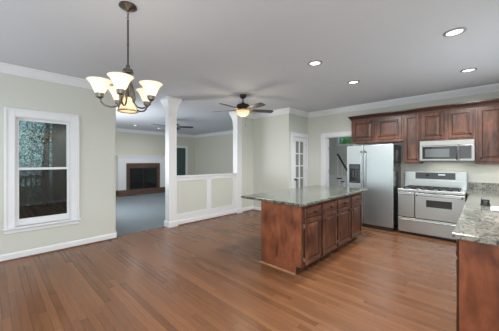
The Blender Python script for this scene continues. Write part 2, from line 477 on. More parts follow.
plain_window('window_2', 'y', BY, -4.53, -2.47, 0.57, 2.33, 1)
plain_window('window_3', 'y', BY, -1.6, -0.3, 0.57, 2.33, 1)  # added second back window, frames its fill light
plain_window('window_4', 'x', RX, 3.2, 5.1, 1.15, 2.15, -1)
plain_window('window_7', 'x', RX, -1.05, 0.45, 0.2, 2.2, -1)  # added patio glazing, out of view, frames its fill light
plain_window('window_5', 'y', FY0, -8.5, -6.3, 0.75, 2.25, 1)  # added unseen window for the family room fill

# crown mouldings and baseboards
CROWN = [(0, 0), (0.095, 0), (0.095, -0.018), (0.075, -0.028), (0.058, -0.055), (0.032, -0.088), (0.022, -0.1), (0.022, -0.125), (0, -0.125)]
BASE = [(0, 0), (0.016, 0), (0.016, 0.088), (0.009, 0.104), (0, 0.104)]
SHOE = [(0.016, 0), (0.032, 0), (0.03, 0.01), (0.024, 0.017), (0.016, 0.019)]
def skirting(name, path, side=-1, shoe=True):
    o = struct(name, MB().sweep(path, BASE, side), 'trim')
    if shoe: MB().sweep(path, SHOE, side).build('shoe_moulding', 'shoe', o)

struct('trim_1', MB().sweep([(LX - 0.13, 4.83), (LX, 4.83), (LX, 5.3), (-3.66, 5.3), (-3.66, KY), (RX, KY), (RX, BY), (LX, BY), (LX, 1.57), (LX - 0.12, 1.57)], CROWN, -1, H), 'trim', 'white crown moulding of the kitchen')
struct('trim_2', MB().sweep([(LX - 0.13, 4.83), (LX - 0.13, FY1), (FX, FY1), (FX, FY0), (LX - 0.13, FY0)], CROWN, 1, H), 'trim', 'white crown moulding of the family room')
skirting('baseboard_left', [(LX, BY), (LX, 1.57), (LX - 0.12, 1.57)], -1)
skirting('baseboard_closet', [(LX, 4.845), (LX, 5.3), (-3.66, 5.3), (-3.66, 5.39)], -1)
skirting('baseboard_back', [(RX, BY), (LX + 0.02, BY)], -1)
skirting('baseboard_right', [(RX, 2.3), (RX, BY + 0.02)], -1)
skirting('baseboard_family_north', [(LX - 0.13, FY1), (FX, FY1), (FX, 6.96)], 1, False)
skirting('baseboard_family_far', [(FX, 3.5), (FX, FY0), (LX - 0.13, FY0)], 1, False)

# left window with double hung sashes
def left_window():
    y0, y1, z0, z1 = WIN
    w = empty('window_1', (LX, (y0 + y1) / 2, 0.41), 'white double hung window in the left wall, dark garden behind', kind='structure')
    c = MB(); f = LX
    def casing(a0, a1, b0, b1, d): c.box(f, f + d, a0, a1, b0, b1, 0.004)
    casing(y0 - 0.1, y0, z0, z1 + 0.1, 0.022); casing(y1, y1 + 0.1, z0, z1 + 0.1, 0.022); casing(y0, y1, z1, z1 + 0.1, 0.022)
    casing(y0 - 0.115, y0 - 0.085, z0, z1 + 0.085, 0.034); casing(y1 + 0.085, y1 + 0.115, z0, z1 + 0.085, 0.034); casing(y0 - 0.115, y1 + 0.115, z1 + 0.085, z1 + 0.115, 0.034)
    c.build('window_casing', 'trim', w)
    MB().box(f - 0.1, f + 0.055, y0 - 0.13, y1 + 0.13, z0 - 0.028, z0, 0.006).box(f, f + 0.02, y0 - 0.115, y1 + 0.115, z0 - 0.085, z0 - 0.028, 0.004).build('window_sill', 'trim', w)
    j = MB(); b = f - 0.11
    j.box(b, f, y0, y0 + 0.012, z0, z1 - 0.012).box(b, f, y1 - 0.012, y1, z0, z1 - 0.012).box(b, f, y0, y1, z1 - 0.012, z1)
    j.build('window_jamb', 'trim', w)
    zm = 1.31
    def sash(d, q0, q1, bot, glass):
        a0, a1 = y0 + 0.012, y1 - 0.012; sm = MB(); x0, x1 = f - d - 0.03, f - d
        sm.box(x0, x1, a0, a0 + 0.032, q0, q1).box(x0, x1, a1 - 0.032, a1, q0, q1).box(x0, x1, a0 + 0.032, a1 - 0.032, q0, q0 + bot).box(x0, x1, a0 + 0.032, a1 - 0.032, q1 - 0.035, q1)
        so = sm.build('sash', 'trim', w)
        MB().box(x0 + 0.012, x0 + 0.016, a0 + 0.03, a1 - 0.03, q0 + bot - 0.002, q1 - 0.033).build('pane', glass, so)
    sash(0.065, zm - 0.018, z1 - 0.012, 0.035, 'glass'); sash(0.03, z0, zm + 0.018, 0.1, 'screen')
left_window()

# half wall between the two square pillars
hw = empty('wall_half', (LX - 0.06, 3.7, 0), 'white framed half wall with two beige panels', kind='structure')
MB().box(LX - 0.12, LX - 0.015, 2.78, 4.66, 0, 1.06).build('wall_core', 'wall', hw)
fm = MB(); xa, xb = LX - 0.02, LX
fm.box(xa, xb, 2.78, 4.66, 0.1, 0.25, 0.003).box(xa, xb, 2.78, 4.66, 0.98, 1.06, 0.003)
for a0, a1 in ((2.78, 2.83), (3.625, 3.775), (4.5, 4.66)): fm.box(xa, xb, a0, a1, 0.25, 0.98)
fm.build('panel_frame', 'trim', hw)
MB().box(LX - 0.14, LX + 0.02, 2.8, 4.65, 1.06, 1.1, 0.006).build('ledge', 'trim', hw)
MB().sweep([(LX, 2.8), (LX, 4.65)], BASE, -1).build('skirting', 'trim', hw)
MB().sweep([(LX, 2.83), (LX, 4.62)], SHOE, -1).build('shoe_moulding', 'shoe', hw)


def pillar(y0, y1, label):
    x0, x1 = LX - 0.155, LX + 0.02
    p = empty('pillar', ((x0 + x1) / 2, (y0 + y1) / 2, 0), label, 'pillar', 'white pillars of the half wall')
    MB().box(x0, x1, y0, y1, 0.1, H - 0.02, 0.004).build('shaft', 'trim', p)
    cx, cy, a, b = (x0 + x1) / 2, (y0 + y1) / 2, (x1 - x0) / 2, (y1 - y0) / 2
    bm = MB(); rings = []
    for o, z in ((0.0, 2.42), (0.004, 2.425), (0.004, 2.44), (0.002, 2.445), (0.004, 2.5), (0.012, 2.56), (0.026, 2.62), (0.048, 2.68), (0.066, 2.72), (0.076, 2.74), (0.08, 2.745), (0.08, H), (0, H)):
        rings.append([bm.bm.verts.new((cx + sx * (a + o), cy + sy * (b + o), z)) for sx, sy in ((-1, -1), (1, -1), (1, 1), (-1, 1))])
    for q, r in zip(rings, rings[1:]):
        for k in range(4): bm.bm.faces.new((q[k], q[(k + 1) % 4], r[(k + 1) % 4], r[k]))
    bm.bm.faces.new(rings[0][::-1]); bm.bm.faces.new(rings[-1])
    bm.build('capital', 'trim', p)
    MB().sweep([(x0, y0), (x1, y0), (x1, y1), (x0, y1), (x0, y0)], [(-0.01, 0), (0.02, 0), (0.02, 0.1), (0.01, 0.125), (-0.01, 0.125)], -1).build('plinth', 'trim', p)
pillar(2.63, 2.81, 'white square pillar with flared capital at the open end of the half wall')
pillar(4.64, 4.82, 'white square pillar with flared capital against the beige wall behind the ceiling fan')

# closet door with glass lights
def closet_door():
    y0, y1, z1 = DOOR[0], DOOR[1], DOOR[3]; f = -3.66
    t = MB()
    for a0, a1, b0, b1 in ((y0 - 0.1, y0, 0, z1 + 0.1), (y0, y1, z1, z1 + 0.1), (y1, y1 + 0.05, 0, z1 + 0.1)): t.box(f, f + 0.022, a0, a1, b0, b1, 0.004)
    t.box(f - 0.12, f, y0, y0 + 0.012, 0, z1).box(f - 0.12, f, y1 - 0.012, y1, 0, z1).box(f - 0.12, f, y0, y1, z1 - 0.012, z1)
    struct('trim_3', t, 'trim', 'white casing of the closet door')
    d = empty('door_1', (f, (y0 + y1) / 2, 0), 'white closet door with ten small glass panes', kind='structure')
    x0, x1 = f - 0.045, f - 0.005; a0, a1 = y0 + 0.016, y1 - 0.016; top = z1 - 0.018
    g0, g1, h0, h1 = a0 + 0.11, a1 - 0.13, 0.3, 1.965
    s = MB()
    s.box(x0, x1, a0, g0, 0.01, top).box(x0, x1, g1, a1, 0.01, top).box(x0, x1, g0, g1, 0.01, h0).box(x0, x1, g0, g1, h1, top)
    c = (g0 + g1) / 2; s.box(x0 + 0.004, x1 - 0.004, c - 0.025, c + 0.025, h0, h1)
    for k in range(1, 5):
        z = h0 + (h1 - h0) * k / 5; s.box(x0 + 0.004, x1 - 0.004, g0, g1, z - 0.014, z + 0.014)
    s.build('door_slab', 'trim', d)
    for i in range(2):
        for k in range(5):
            p0, p1 = ((g0, c - 0.025), (c + 0.025, g1))[i]
            q0 = h0 + (h1 - h0) * k / 5; q1 = h0 + (h1 - h0) * (k + 1) / 5
            MB().box(x1 - 0.026, x1 - 0.02, p0 - 0.003, p1 + 0.003, q0 + 0.01, q1 - 0.01).build('pane', 'frosted', d)
    MB().lathe([(0.028, 0), (0.028, 0.006), (0.012, 0.01), (0.012, 0.03), (0.026, 0.038), (0.03, 0.05), (0.022, 0.062), (0.0, 0.066)], (x1, a0 + 0.06, 0.94), 16, 'X').build('door_knob', 'knob', d, True)
    for z in (0.25, 1.1, 1.85): MB().box(x1, x1 + 0.008, a1 - 0.01, a1 + 0.012, z, z + 0.09).build('hinge', 'hinge', d)
closet_door()
struct('wall_closet_inside', MB().box(LX, -3.78, 5.46, 5.5, 0, H), 'wall')

# doorway to the hall, with its door folded back
t = MB()
for a0, a1, b0, b1 in ((-3.24, -3.13, 0, 2.18), (-3.13, -2.36, 2.07, 2.18), (-2.36, -2.25, 0, 2.18)): t.box(a0, a1, KY - 0.022, KY, b0, b1, 0.004)
t.box(-3.13, -3.115, KY, KY + 0.14, 0, 2.07).box(-2.375, -2.36, KY, KY + 0.14, 0, 2.07).box(-3.13, -2.36, KY, KY + 0.14, 2.055, 2.07)
struct('trim_4', t, 'trim', 'white casing of the hall doorway')
d2 = empty('door_2', (-3.09, KY + 0.14, 0), 'white door folded back into the hall', kind='structure')
MB().box(-3.86, -3.098, KY + 0.147, KY + 0.187, 0.01, 2.04, 0.003).build('door_slab', 'trim', d2)
for z in (0.25, 1.1, 1.72): MB().box(-3.099, -3.09, KY + 0.142, KY + 0.17, z, z + 0.1).build('hinge', 'hinge', d2)

# hall: walls, wainscot, transom window and staircase rail
HY = 8.4
struct('wall_hall_back', wall_with_hole('y', HY, HY + 0.12, -5.05, -1.0, [(-3.72, -3.2, 2.02, 2.4)]), 'wall')
struct('wall_hall_left', MB().box(-5.05, -4.93, KY + 0.13, HY, 0, H), 'wall')
struct('wall_hall_right', wall_with_hole('x', -1.25, -1.13, KY + 0.13, HY, [(6.9, 8.1, 0.8, 2.4)]), 'wall')
struct('trim_5', MB().box(-4.9, -1.3, HY - 0.02, HY, 0, 0.86).box(-4.9, -1.3, HY - 0.035, HY, 0.86, 0.91, 0.005), 'trim', 'white wainscot of the hall')
w6 = empty('window_6', (-3.46, HY, 2.02), 'small high hall window with leaves outside', kind='structure')
MB().box(-3.78, -3.72, HY - 0.02, HY + 0.1, 1.96, 2.46).box(-3.2, -3.14, HY - 0.02, HY + 0.1, 1.96, 2.46).box(-3.72, -3.2, HY - 0.02, HY + 0.1, 1.96, 2.02).box(-3.72, -3.2, HY - 0.02, HY + 0.1, 2.4, 2.46).build('window_frame', 'trim', w6)
MB().box(-3.72, -3.2, HY + 0.05, HY + 0.056, 2.02, 2.4).build('pane', 'glass', w6)

sr = empty('stair_railing', (-3.4, 7.95, 0), 'white stair railing with dark sloping handrail, seen through the hall doorway', 'railing')
MB().tube([(-3.56, 7.95, 1.66), (-3.52, 7.95, 1.62), (-3.27, 7.95, 1.2), (-3.2, 7.95, 1.09)], 0.028, 10).build('handrail', 'black_matte', sr, True)
def newel(x, z):
    n = MB().box(x - 0.045, x + 0.045, 7.905, 7.995, 0, z, 0.004).build('newel_post', 'trim', sr)
    MB().box(x - 0.06, x + 0.06, 7.89, 8.01, z, z + 0.03, 0.006).build('post_cap', 'black_matte', n)
newel(-3.48, 0.84); newel(-3.36, 0.74)
MB().box(-3.56, -3.535, 7.94, 7.96, 0, 1.63).build('baluster', 'trim', sr)
MB().box(-3.4, -3.385, 7.94, 7.96, 0.77, 1.4).build('baluster', 'trim', sr)
MB().box(-3.3, -3.285, 7.94, 7.96, 0, 1.23).build('baluster', 'trim', sr)

# ------------------------------------------------------------------ cabinets
DOOR_R = [(0, 0), (0, 0.015), (0.004, 0.02), (0.052, 0.02), (0.059, 0.009), (0.07, 0.009), (0.1, 0.018)]
SLIM_R = [(0, 0), (0, 0.015), (0.004, 0.02), (0.04, 0.02), (0.045, 0.011), (0.05, 0.011), (0.066, 0.018)]
DRAW_R = [(0, 0), (0, 0.014), (0.004, 0.02), (0.026, 0.02), (0.03, 0.013), (0.034, 0.013), (0.044, 0.018)]
KNOB = [(0.007, 0), (0.007, 0.012), (0.014, 0.018), (0.016, 0.024), (0.01, 0.03), (0, 0.031)]


def knob_at(p, n, parent):
    mb = MB(); ax = 'X' if abs(n[0]) > 0.5 else 'Y'; sg = n[0] if ax == 'X' else n[1]
    mb.lathe([(r, h * sg) for r, h in KNOB], p, 12, ax)
    return mb.build('knob', 'knob', parent, True)


def front(kind, root, o, u, n, w, h, knob=None, hinge=None):
    rings = DRAW_R if kind == 'drawer' else (DOOR_R if w > 0.3 else SLIM_R)
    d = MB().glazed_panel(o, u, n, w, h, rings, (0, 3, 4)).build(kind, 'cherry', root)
    d.data.materials.append(M['cherry_edge'])  # darker cherry paints shade into the grooves and door edges
    o, u, n = Vector(o), Vector(u), Vector(n)
    if knob: knob_at(o + u * knob[0] + Vector((0, 0, knob[1])) + n * 0.02, n, d)
    if hinge is not None:
        for z in (0.06, h - 0.1):
            p = o + u * hinge + Vector((0, 0, z)); q = p + Vector((0, 0, 0.045)) + n * 0.022
            e = u * 0.008
            a, b = p - e, q + e
            MB().box(min(a.x, b.x), max(a.x, b.x), min(a.y, b.y), max(a.y, b.y), a.z, b.z, 0.002).build('hinge', 'hinge', d)
    return d


def upper(label, x0, x1, z0, z1, doors, depth=0.33, knobz=0.06):
    yf = KY - depth
    r = empty('upper_cabinet', ((x0 + x1) / 2, KY - depth / 2, z0), label, 'cabinet', 'upper cabinets on the kitchen wall')
    MB().box(x0 + 0.001, x1 - 0.001, yf, KY - 0.002, z0, z1, 0.002).build('cabinet_body', 'cherry', r)
    for a0, a1, b0, b1, side in doors:
        kx = (a1 - a0) - 0.035 if side == 'r' else 0.035
        front('door', r, (a0, yf, b0), (1, 0, 0), (0, -1, 0), a1 - a0, b1 - b0, (kx, knobz))
    return r

YU = KY - 0.33
upper('low two-door cherry cabinet above the refrigerator', -2.29, -1.222, 1.84, 2.42, [(-2.25, -1.785, 1.9, 2.35, 'r'), (-1.715, -1.25, 1.9, 2.35, 'l')])
upper('tall narrow one-door cherry cabinet between refrigerator and microwave', -1.222, -0.93, 1.375, 2.42, [(-1.198, -0.952, 1.405, 2.35, 'r')])
upper('short two-door cherry cabinet above the microwave', -0.93, -0.125, 1.815, 2.42, [(-0.905, -0.56, 1.85, 2.35, 'r'), (-0.495, -0.15, 1.85, 2.35, 'r')])
upper('tall cherry cabinet at the right edge, beside the microwave', -0.125, RX - 0.003, 1.375, 2.42, [(-0.09, 0.25, 1.42, 2.35, 'l'), (0.3, 0.52, 1.42, 2.35, 'l')])
cr = MB().sweep([(-2.2915, KY - 0.005), (-2.2915, YU - 0.001), (RX - 0.004, YU - 0.001)], [(0.0, -0.045), (0.012, -0.045), (0.016, -0.02), (0.04, 0.018), (0.058, 0.034), (0.058, 0.055), (0.0, 0.055)], -1, 2.42).build('cabinet_crown_moulding', 'cherry_edge')
tag(cr, 'dark cherry crown moulding running along the top of the upper cabinets', 'moulding')

# island
IX0, IX1, IY0, IY1 = -2.285, -1.635, 2.63, 4.69
isl = empty('kitchen_island', ((IX0 + IX1) / 2, (IY0 + IY1) / 2, 0), 'cherry island cabinet with four drawers over four doors, standing on the wood floor', 'island')
bm_ = MB().box(IX0, IX1 - 0.02, IY0 + 0.012, IY1, 0.1, 0.868).box(IX0, IX1 - 0.09, IY0 + 0.012, IY1, 0, 0.1)
bm_.build('cabinet_body', 'cherry', isl)
MB().box(IX0 - 0.004, IX1 - 0.075, IY0, IY0 + 0.014, 0.0, 0.868, 0.002).box(IX1 - 0.08, IX1 - 0.004, IY0, IY0 + 0.014, 0.1, 0.868, 0.002).build('end_panel', 'cherry_panel', isl)
MB().box(IX0 - 0.012, IX1 - 0.075, IY0 - 0.03, IY0, 0, 0.018, 0.004).build('base_strip', 'oak_strip', isl)['label'] = 'raw pale oak strip along the foot'
ff = MB(); xf = IX1 - 0.02
for z0, z1 in ((0.1, 0.13), (0.69, 0.715), (0.845, 0.868)): ff.box(xf, IX1, IY0 + 0.01, IY1, z0, z1)
for a0, a1 in ((2.642, 2.70), (3.1, 3.165), (3.6, 3.66), (4.11, 4.18), (4.63, 4.69)): ff.box(xf, IX1 - 0.001, a0, a1, 0.12, 0.86)
ff.build('face_frame', 'cherry', isl)
for k, (a0, a1) in enumerate(((2.69, 3.115), (3.155, 3.61), (3.65, 4.12), (4.17, 4.64))):
    front('drawer', isl, (IX1, a0, 0.706), (0, 1, 0), (1, 0, 0), a1 - a0, 0.122, ((a1 - a0) / 2, 0.061))
    left = k % 2 == 0
    front('door', isl, (IX1, a0, 0.115), (0, 1, 0), (1, 0, 0), a1 - a0, 0.575, ((a1 - a0) - 0.04 if left else 0.04, 0.5), -0.012 if left else None)
ic = MB().box(-2.66, -1.595, 2.59, 4.9, 0.868, 0.903, 0.008, 2).build('island_countertop', 'granite_island')
tag(ic, 'polished green-grey granite slab on the cherry island', 'countertop')

# base cabinets along the kitchen wall and right wall
def base_front(root, o, u, n, w):
    o = Vector(o)
    front('drawer', root, o + Vector((0, 0, 0.706)), u, n, w, 0.125, (w / 2, 0.06))
    front('door', root, o + Vector((0, 0, 0.115)), u, n, w, 0.575, (0.05, 0.5))

CX = -0.135
b1 = empty('base_cabinet', (0.2, 2.9, 0), 'cherry base cabinet whose reddish end panel fills the lower right corner', 'cabinet', 'base cabinets of the counter run')
MB().box(CX, RX - 0.003, 2.36, 3.36, 0.1, 0.862, 0.002).box(CX + 0.07, RX - 0.003, 2.38, 3.36, 0, 0.1).build('cabinet_body', 'cherry', b1)
MB().box(CX - 0.002, RX - 0.004, 2.345, 2.36, 0.0, 0.862, 0.002).build('end_panel', 'cherry_panel', b1)
base_front(b1, (CX, 2.86, 0), (0, -1, 0), (-1, 0, 0), 0.47); base_front(b1, (CX, 3.345, 0), (0, -1, 0), (-1, 0, 0), 0.47)
b2 = empty('base_cabinet', (0.2, 4.2, 0), 'cherry base cabinet under the right counter, deeper into the corner', 'cabinet', 'base cabinets of the counter run')
MB().box(CX, RX - 0.003, 3.362, 5.55, 0.1, 0.862, 0.002).box(CX + 0.07, RX - 0.003, 3.362, 5.55, 0, 0.1).build('cabinet_body', 'cherry', b2)
for k in range(3): base_front(b2, (CX, 3.9 + k * 0.53, 0), (0, -1, 0), (-1, 0, 0), 0.5)
b3 = empty('base_cabinet', (0.15, 5.9, 0), 'sliver of cherry base cabinet just right of the stove', 'cabinet', 'base cabinets of the counter run')
MB().box(-0.222, RX - 0.003, 5.6, KY - 0.003, 0.1, 0.862, 0.002).box(-0.222, RX - 0.003, 5.66, KY - 0.003, 0, 0.1).build('cabinet_body', 'cherry', b3)

CZ0, CZ1 = 0.864, 0.9
ct = MB()
def lshape(mb, pts, z0, z1):
    lo = [mb.bm.verts.new((x, y, z0)) for x, y in pts]; hi = [mb.bm.verts.new((x, y, z1)) for x, y in pts]
    mb.bm.faces.new(lo[::-1]); mb.bm.faces.new(hi)
    for k in range(len(pts)): mb.bm.faces.new((lo[k], lo[(k + 1) % len(pts)], hi[(k + 1) % len(pts)], hi[k]))
lshape(ct, [(-0.175, 2.31), (RX - 0.002, 2.31), (RX - 0.002, KY - 0.002), (-0.224, KY - 0.002), (-0.224, 5.57), (-0.175, 5.57)], CZ0, CZ1)
bmesh.ops.bevel(ct.bm, geom=[e for e in ct.bm.edges if all(abs(v.co.z - CZ1) < 1e-4 for v in e.verts)], offset=0.008, segments=2, affect='EDGES', profile=0.5)
wt = ct.build('countertop', 'granite')
tag(wt, 'beige-grey granite counter with backsplash strip, running from the stove to the right foreground', 'countertop')
MB().box(-0.224, RX - 0.002, KY - 0.024, KY - 0.002, CZ1, CZ1 + 0.13, 0.003).build('backsplash', 'granite', wt)
MB().box(RX - 0.024, RX - 0.002, 2.32, KY - 0.025, CZ1, CZ1 + 0.13, 0.003).build('side_splash', 'granite', wt)

# things on the counter
hd = empty('card_holder', (0.0, 4.05, CZ1), 'small black desktop card holder on the right counter', 'card holder')
MB().box(-0.04, 0.045, 3.98, 4.12, CZ1, CZ1 + 0.012, 0.003).build('base', 'black_matte', hd)
MB().box(-0.036, -0.026, 3.985, 4.115, CZ1 + 0.01, CZ1 + 0.075, 0.003).box(0.03, 0.041, 3.985, 4.115, CZ1 + 0.01, CZ1 + 0.045, 0.003).box(-0.036, 0.041, 4.105, 4.115, CZ1 + 0.01, CZ1 + 0.06, 0.003).build('slot_walls', 'black_matte', hd)
MB().box(-0.02, 0.022, 3.995, 4.1, CZ1 + 0.012, CZ1 + 0.05, 0.002).build('card_stack', 'charcoal', hd)
pp = MB()
for k in range(5): pp.box(0.045 + 0.002 * k, 0.255 + 0.001 * k, 3.62 - 0.003 * k, 3.92 - 0.002 * k, CZ1 + 0.003 * k, CZ1 + 0.003 * k + 0.0026)
tag(pp.build('paper_stack', 'paper'), 'bright white stack of paper sheets beside the black holder on the counter', 'paper')

# ------------------------------------------------------------------ refrigerator
RF0, RF1 = -2.256, -1.325
YF = 5.55
fr = empty('refrigerator', ((RF0 + RF1) / 2, 5.85, 0), 'stainless side-by-side refrigerator with ice dispenser, between doorway and stove', 'refrigerator')
MB().box(RF0 + 0.005, RF1 - 0.004, YF + 0.065, KY - 0.03, 0.02, 1.765, 0.006).build('cabinet_body', 'fridge_side', fr)
for a0, a1, nm in ((RF0, -1.9, 'freezer'), (-1.888, RF1, 'fresh')):
    dd = MB().box(a0, a1, YF, YF + 0.058, 0.075, 1.772, 0.012, 3).build('door', 'steel', fr)
    hx = -1.932 if nm == 'freezer' else -1.856
    MB().tube([(hx, YF, 0.79), (hx, YF - 0.045, 0.81), (hx, YF - 0.052, 0.86), (hx, YF - 0.052, 1.56), (hx, YF - 0.045, 1.61), (hx, YF, 1.63)], 0.013, 10).build('handle', 'steel', dd, True)
    for z in (0.79, 1.6): MB().box(hx - 0.016, hx + 0.016, YF - 0.056, YF, z, z + 0.04, 0.006).build('handle_mount', 'charcoal', dd)
    if nm == 'freezer':
        MB().box(-2.205, -1.958, YF - 0.006, YF + 0.005, 0.945, 1.36, 0.004).build('dispenser', 'black_gloss', dd)
        MB().box(-2.18, -1.985, YF - 0.010, YF - 0.004, 1.26, 1.34, 0.002).build('dispenser_panel', 'charcoal', dd)
        MB().box(-2.165, -2.0, YF - 0.03, YF - 0.004, 0.96, 0.985, 0.004).box(-2.13, -2.1, YF - 0.02, YF - 0.004, 1.06, 1.22, 0.004).box(-2.065, -2.035, YF - 0.02, YF - 0.004, 1.06, 1.22, 0.004).build('dispenser_levers', 'charcoal', dd)
MB().box(RF0 + 0.01, RF1 - 0.01, YF + 0.02, YF + 0.08, 0.0, 0.07, 0.004).build('kick_grille', 'black_matte', fr)
for hx in (RF0 + 0.06, RF1 - 0.06): MB().box(hx - 0.04, hx + 0.04, YF + 0.01, YF + 0.12, 1.766, 1.785, 0.004).build('hinge_cover', 'charcoal', fr)

# ------------------------------------------------------------------ stove
SX0, SX1, SY = -1.25, -0.236, 5.57
st = empty('stove', ((SX0 + SX1) / 2, 5.88, 0), 'wide stainless double-oven gas stove with dark oven window', 'stove')
MB().box(SX0 + 0.004, SX1 - 0.004, SY + 0.03, KY - 0.03, 0.05, 0.872).build('stove_body', 'steel_range', st)
MB().box(SX0 + 0.02, SX1 - 0.02, SY + 0.06, KY - 0.04, 0.0, 0.05).build('kick_plate', 'black_matte', st)
MB().box(SX0, SX1, SY - 0.012, SY + 0.6, 0.835, 0.885, 0.006, 2).build('cooktop', 'steel_range', st)
XM = -0.968
MB().box(SX0 + 0.006, SX1 - 0.006, SY + 0.022, SY + 0.031, 0.055, 0.838).build('gap_shade_panel', 'black_matte', st)  # black plate that paints the shadow lines between cooktop, doors and drawer
def oven(a0, a1, window):
    d = MB().box(a0, a1, SY - 0.004, SY + 0.03, 0.346, 0.824, 0.006, 2).build('oven_door', 'steel_range', st)
    z = 0.785
    h = MB().tube([(a0 + 0.05, SY - 0.045, z), (a1 - 0.05, SY - 0.045, z)], 0.011, 10).box(a0 + 0.06, a0 + 0.08, SY - 0.045, SY, z - 0.01, z + 0.01).box(a1 - 0.08, a1 - 0.06, SY - 0.045, SY, z - 0.01, z + 0.01).build('handle', 'steel_dark', d)
    for e0, e1 in ((a0 + 0.025, a0 + 0.052), (a1 - 0.052, a1 - 0.025)):
        if window: MB().box(e0, e1, SY - 0.058, SY - 0.03, z - 0.013, z + 0.013, 0.004).build('handle_end', 'black_matte', d)
    if window: MB().box(-0.79, -0.418, SY - 0.007, SY, 0.575, 0.705, 0.002).build('oven_window', 'oven_glass', d)
oven(SX0 + 0.004, XM - 0.004, False); oven(XM + 0.004, SX1 - 0.004, True)
dr = MB().box(SX0 + 0.004, SX1 - 0.004, SY - 0.002, SY + 0.03, 0.06, 0.332, 0.006, 2).build('warming_drawer', 'steel_range', st)
MB().box(SX0 + 0.03, SX1 - 0.03, SY - 0.02, SY, 0.29, 0.305, 0.004).build('drawer_lip', 'steel_range', dr)
bgd = MB().box(SX0 + 0.005, SX1 - 0.005, KY - 0.105, KY - 0.035, 0.872, 1.215, 0.008, 2).box(SX0 + 0.005, SX1 - 0.005, KY - 0.125, KY - 0.1, 0.872, 1.04, 0.004).build('back_guard', 'steel_range', st)
cpn = MB().box(-1.05, -0.407, KY - 0.11, KY - 0.1, 1.065, 1.195, 0.003).build('control_panel', 'charcoal', bgd)
MB().box(-0.67, -0.56, KY - 0.113, KY - 0.108, 1.145, 1.165).build('clock', 'display', cpn)
MB().box(-0.87, -0.82, KY - 0.113, KY - 0.108, 1.12, 1.165, 0.001).build('button_pad', 'black_gloss', cpn)
for gx in (-1.02, -0.74, -0.46):
    gr = MB(); y0, y1, x0, x1 = 5.63, 6.06, gx - 0.13, gx + 0.13; za, zb = 0.905, 0.922
    for x in (x0, gx, x1): gr.box(x - 0.007, x + 0.007, y0, y1, za, zb, 0.003)
    for y in (y0, y0 + 0.11, (y0 + y1) / 2, y1 - 0.11, y1): gr.box(x0, x1, y - 0.007, y + 0.007, za, zb, 0.003)
    for x in (x0, x1):
        for y in (y0, y1): gr.box(x - 0.009, x + 0.009, y - 0.009, y + 0.009, 0.882, zb)
    gr.build('grate', 'black_matte', st)
    for y in (5.74, 5.95):
        MB().lathe([(0.05, 0.885), (0.05, 0.893), (0.032, 0.896), (0.032, 0.905), (0, 0.907)], (gx, y, 0), 18).build('burner', 'black_matte', st, True)
for k in range(6): MB().lathe([(0.016, 0), (0.018, -0.012), (0.014, -0.026), (0, -0.027)], (SX0 + 0.13 + k * 0.15, SY - 0.012, 0.86), 12, 'Y').build('control_knob', 'steel_range', st, True)

# ------------------------------------------------------------------ microwave
MY = 5.80
mw = empty('microwave', (-0.53, 6.0, 1.42), 'stainless over-range microwave hung under the short cabinet', 'microwave')
MB().box(-0.926, -0.13, MY + 0.03, KY - 0.003, 1.425, 1.812, 0.003).build('microwave_body', 'charcoal', mw)
MB().box(-0.927, -0.129, MY, MY + 0.032, 1.72, 1.812, 0.004).build('vent_strip', 'steel_dark', mw)
md = MB().box(-0.927, -0.345, MY - 0.004, MY + 0.03, 1.43, 1.714, 0.006, 2).build('door', 'steel_dark', mw)
MB().box(-0.882, -0.372, MY - 0.008, MY, 1.466, 1.7, 0.002).build('window_frame', 'black_gloss', md)
MB().box(-0.84, -0.47, MY - 0.010, MY - 0.004, 1.5, 1.655, 0.002).build('window', 'mw_glass', md)
MB().tube([(-0.368, MY - 0.004, 1.46), (-0.362, MY - 0.04, 1.49), (-0.36, MY - 0.05, 1.57), (-0.362, MY - 0.04, 1.655), (-0.368, MY - 0.004, 1.69)], 0.014, 10).build('handle', 'charcoal', md, True)
kp = MB().box(-0.338, -0.129, MY, MY + 0.03, 1.43, 1.714, 0.005, 2).build('control_side', 'steel_dark', mw)
MB().box(-0.332, -0.17, MY - 0.004, MY + 0.002, 1.47, 1.7, 0.002).build('keypad', 'charcoal', kp)
MB().box(-0.92, -0.135, MY + 0.01, MY + 0.3, 1.415, 1.428).build('bottom_vent', 'charcoal', mw)

def added_fill(name, x, y, z, sx, sy, power):
    l = bpy.data.lights.new(name, 'AREA'); l.shape = 'RECTANGLE'; l.size = sx; l.size_y = sy; l.energy = power; l.color = (1, 0.95, 0.86)
    o = bpy.data.objects.new(name, l); COL.objects.link(o); o.location = (x, y, z)
added_fill('added_cooktop_fill', -0.53, 6.0, 1.412, 0.5, 0.08, 0.7)  # added fill below the microwave, washes the wall; no fixture there
added_fill('added_cabinet_fill', 0.2, 6.0, 1.372, 0.5, 0.05, 0.6)  # added fill below the right cabinet, brightens the wall behind the counter

# ------------------------------------------------------------------ recessed lights
def can(x, y, label, group, power=60):
    r = empty('recessed_light', (x, y, H - 0.012), label, 'ceiling light', group)
    MB().lathe([(0.07, H - 0.006), (0.078, H - 0.014), (0.096, H - 0.007), (0.098, H), (0.07, H)], (x, y, 0), 28, cap=False).build('trim_ring', 'lamp_ring', r, True)
    MB().lathe([(0.0, H - 0.009), (0.05, H - 0.008), (0.071, H - 0.003), (0.071, H), (0, H)], (x, y, 0), 28).build('lamp_lens', 'lamp_lens', r, True)
    l = bpy.data.lights.new('downlight_beam', 'SPOT'); l.energy = power; l.spot_size = R(176); l.spot_blend = 0.6; l.shadow_soft_size = 0.085; l.color = (1, 0.975, 0.94)
    o = bpy.data.objects.new('downlight_beam', l); COL.objects.link(o); o.location = (x, y, H - 0.03)
can(-0.233, 3.385, 'largest round recessed ceiling light, nearest the top right corner', 'kitchen recessed lights')
can(-0.179, 4.937, 'recessed ceiling light above the microwave end of the kitchen, furthest right and low', 'kitchen recessed lights')
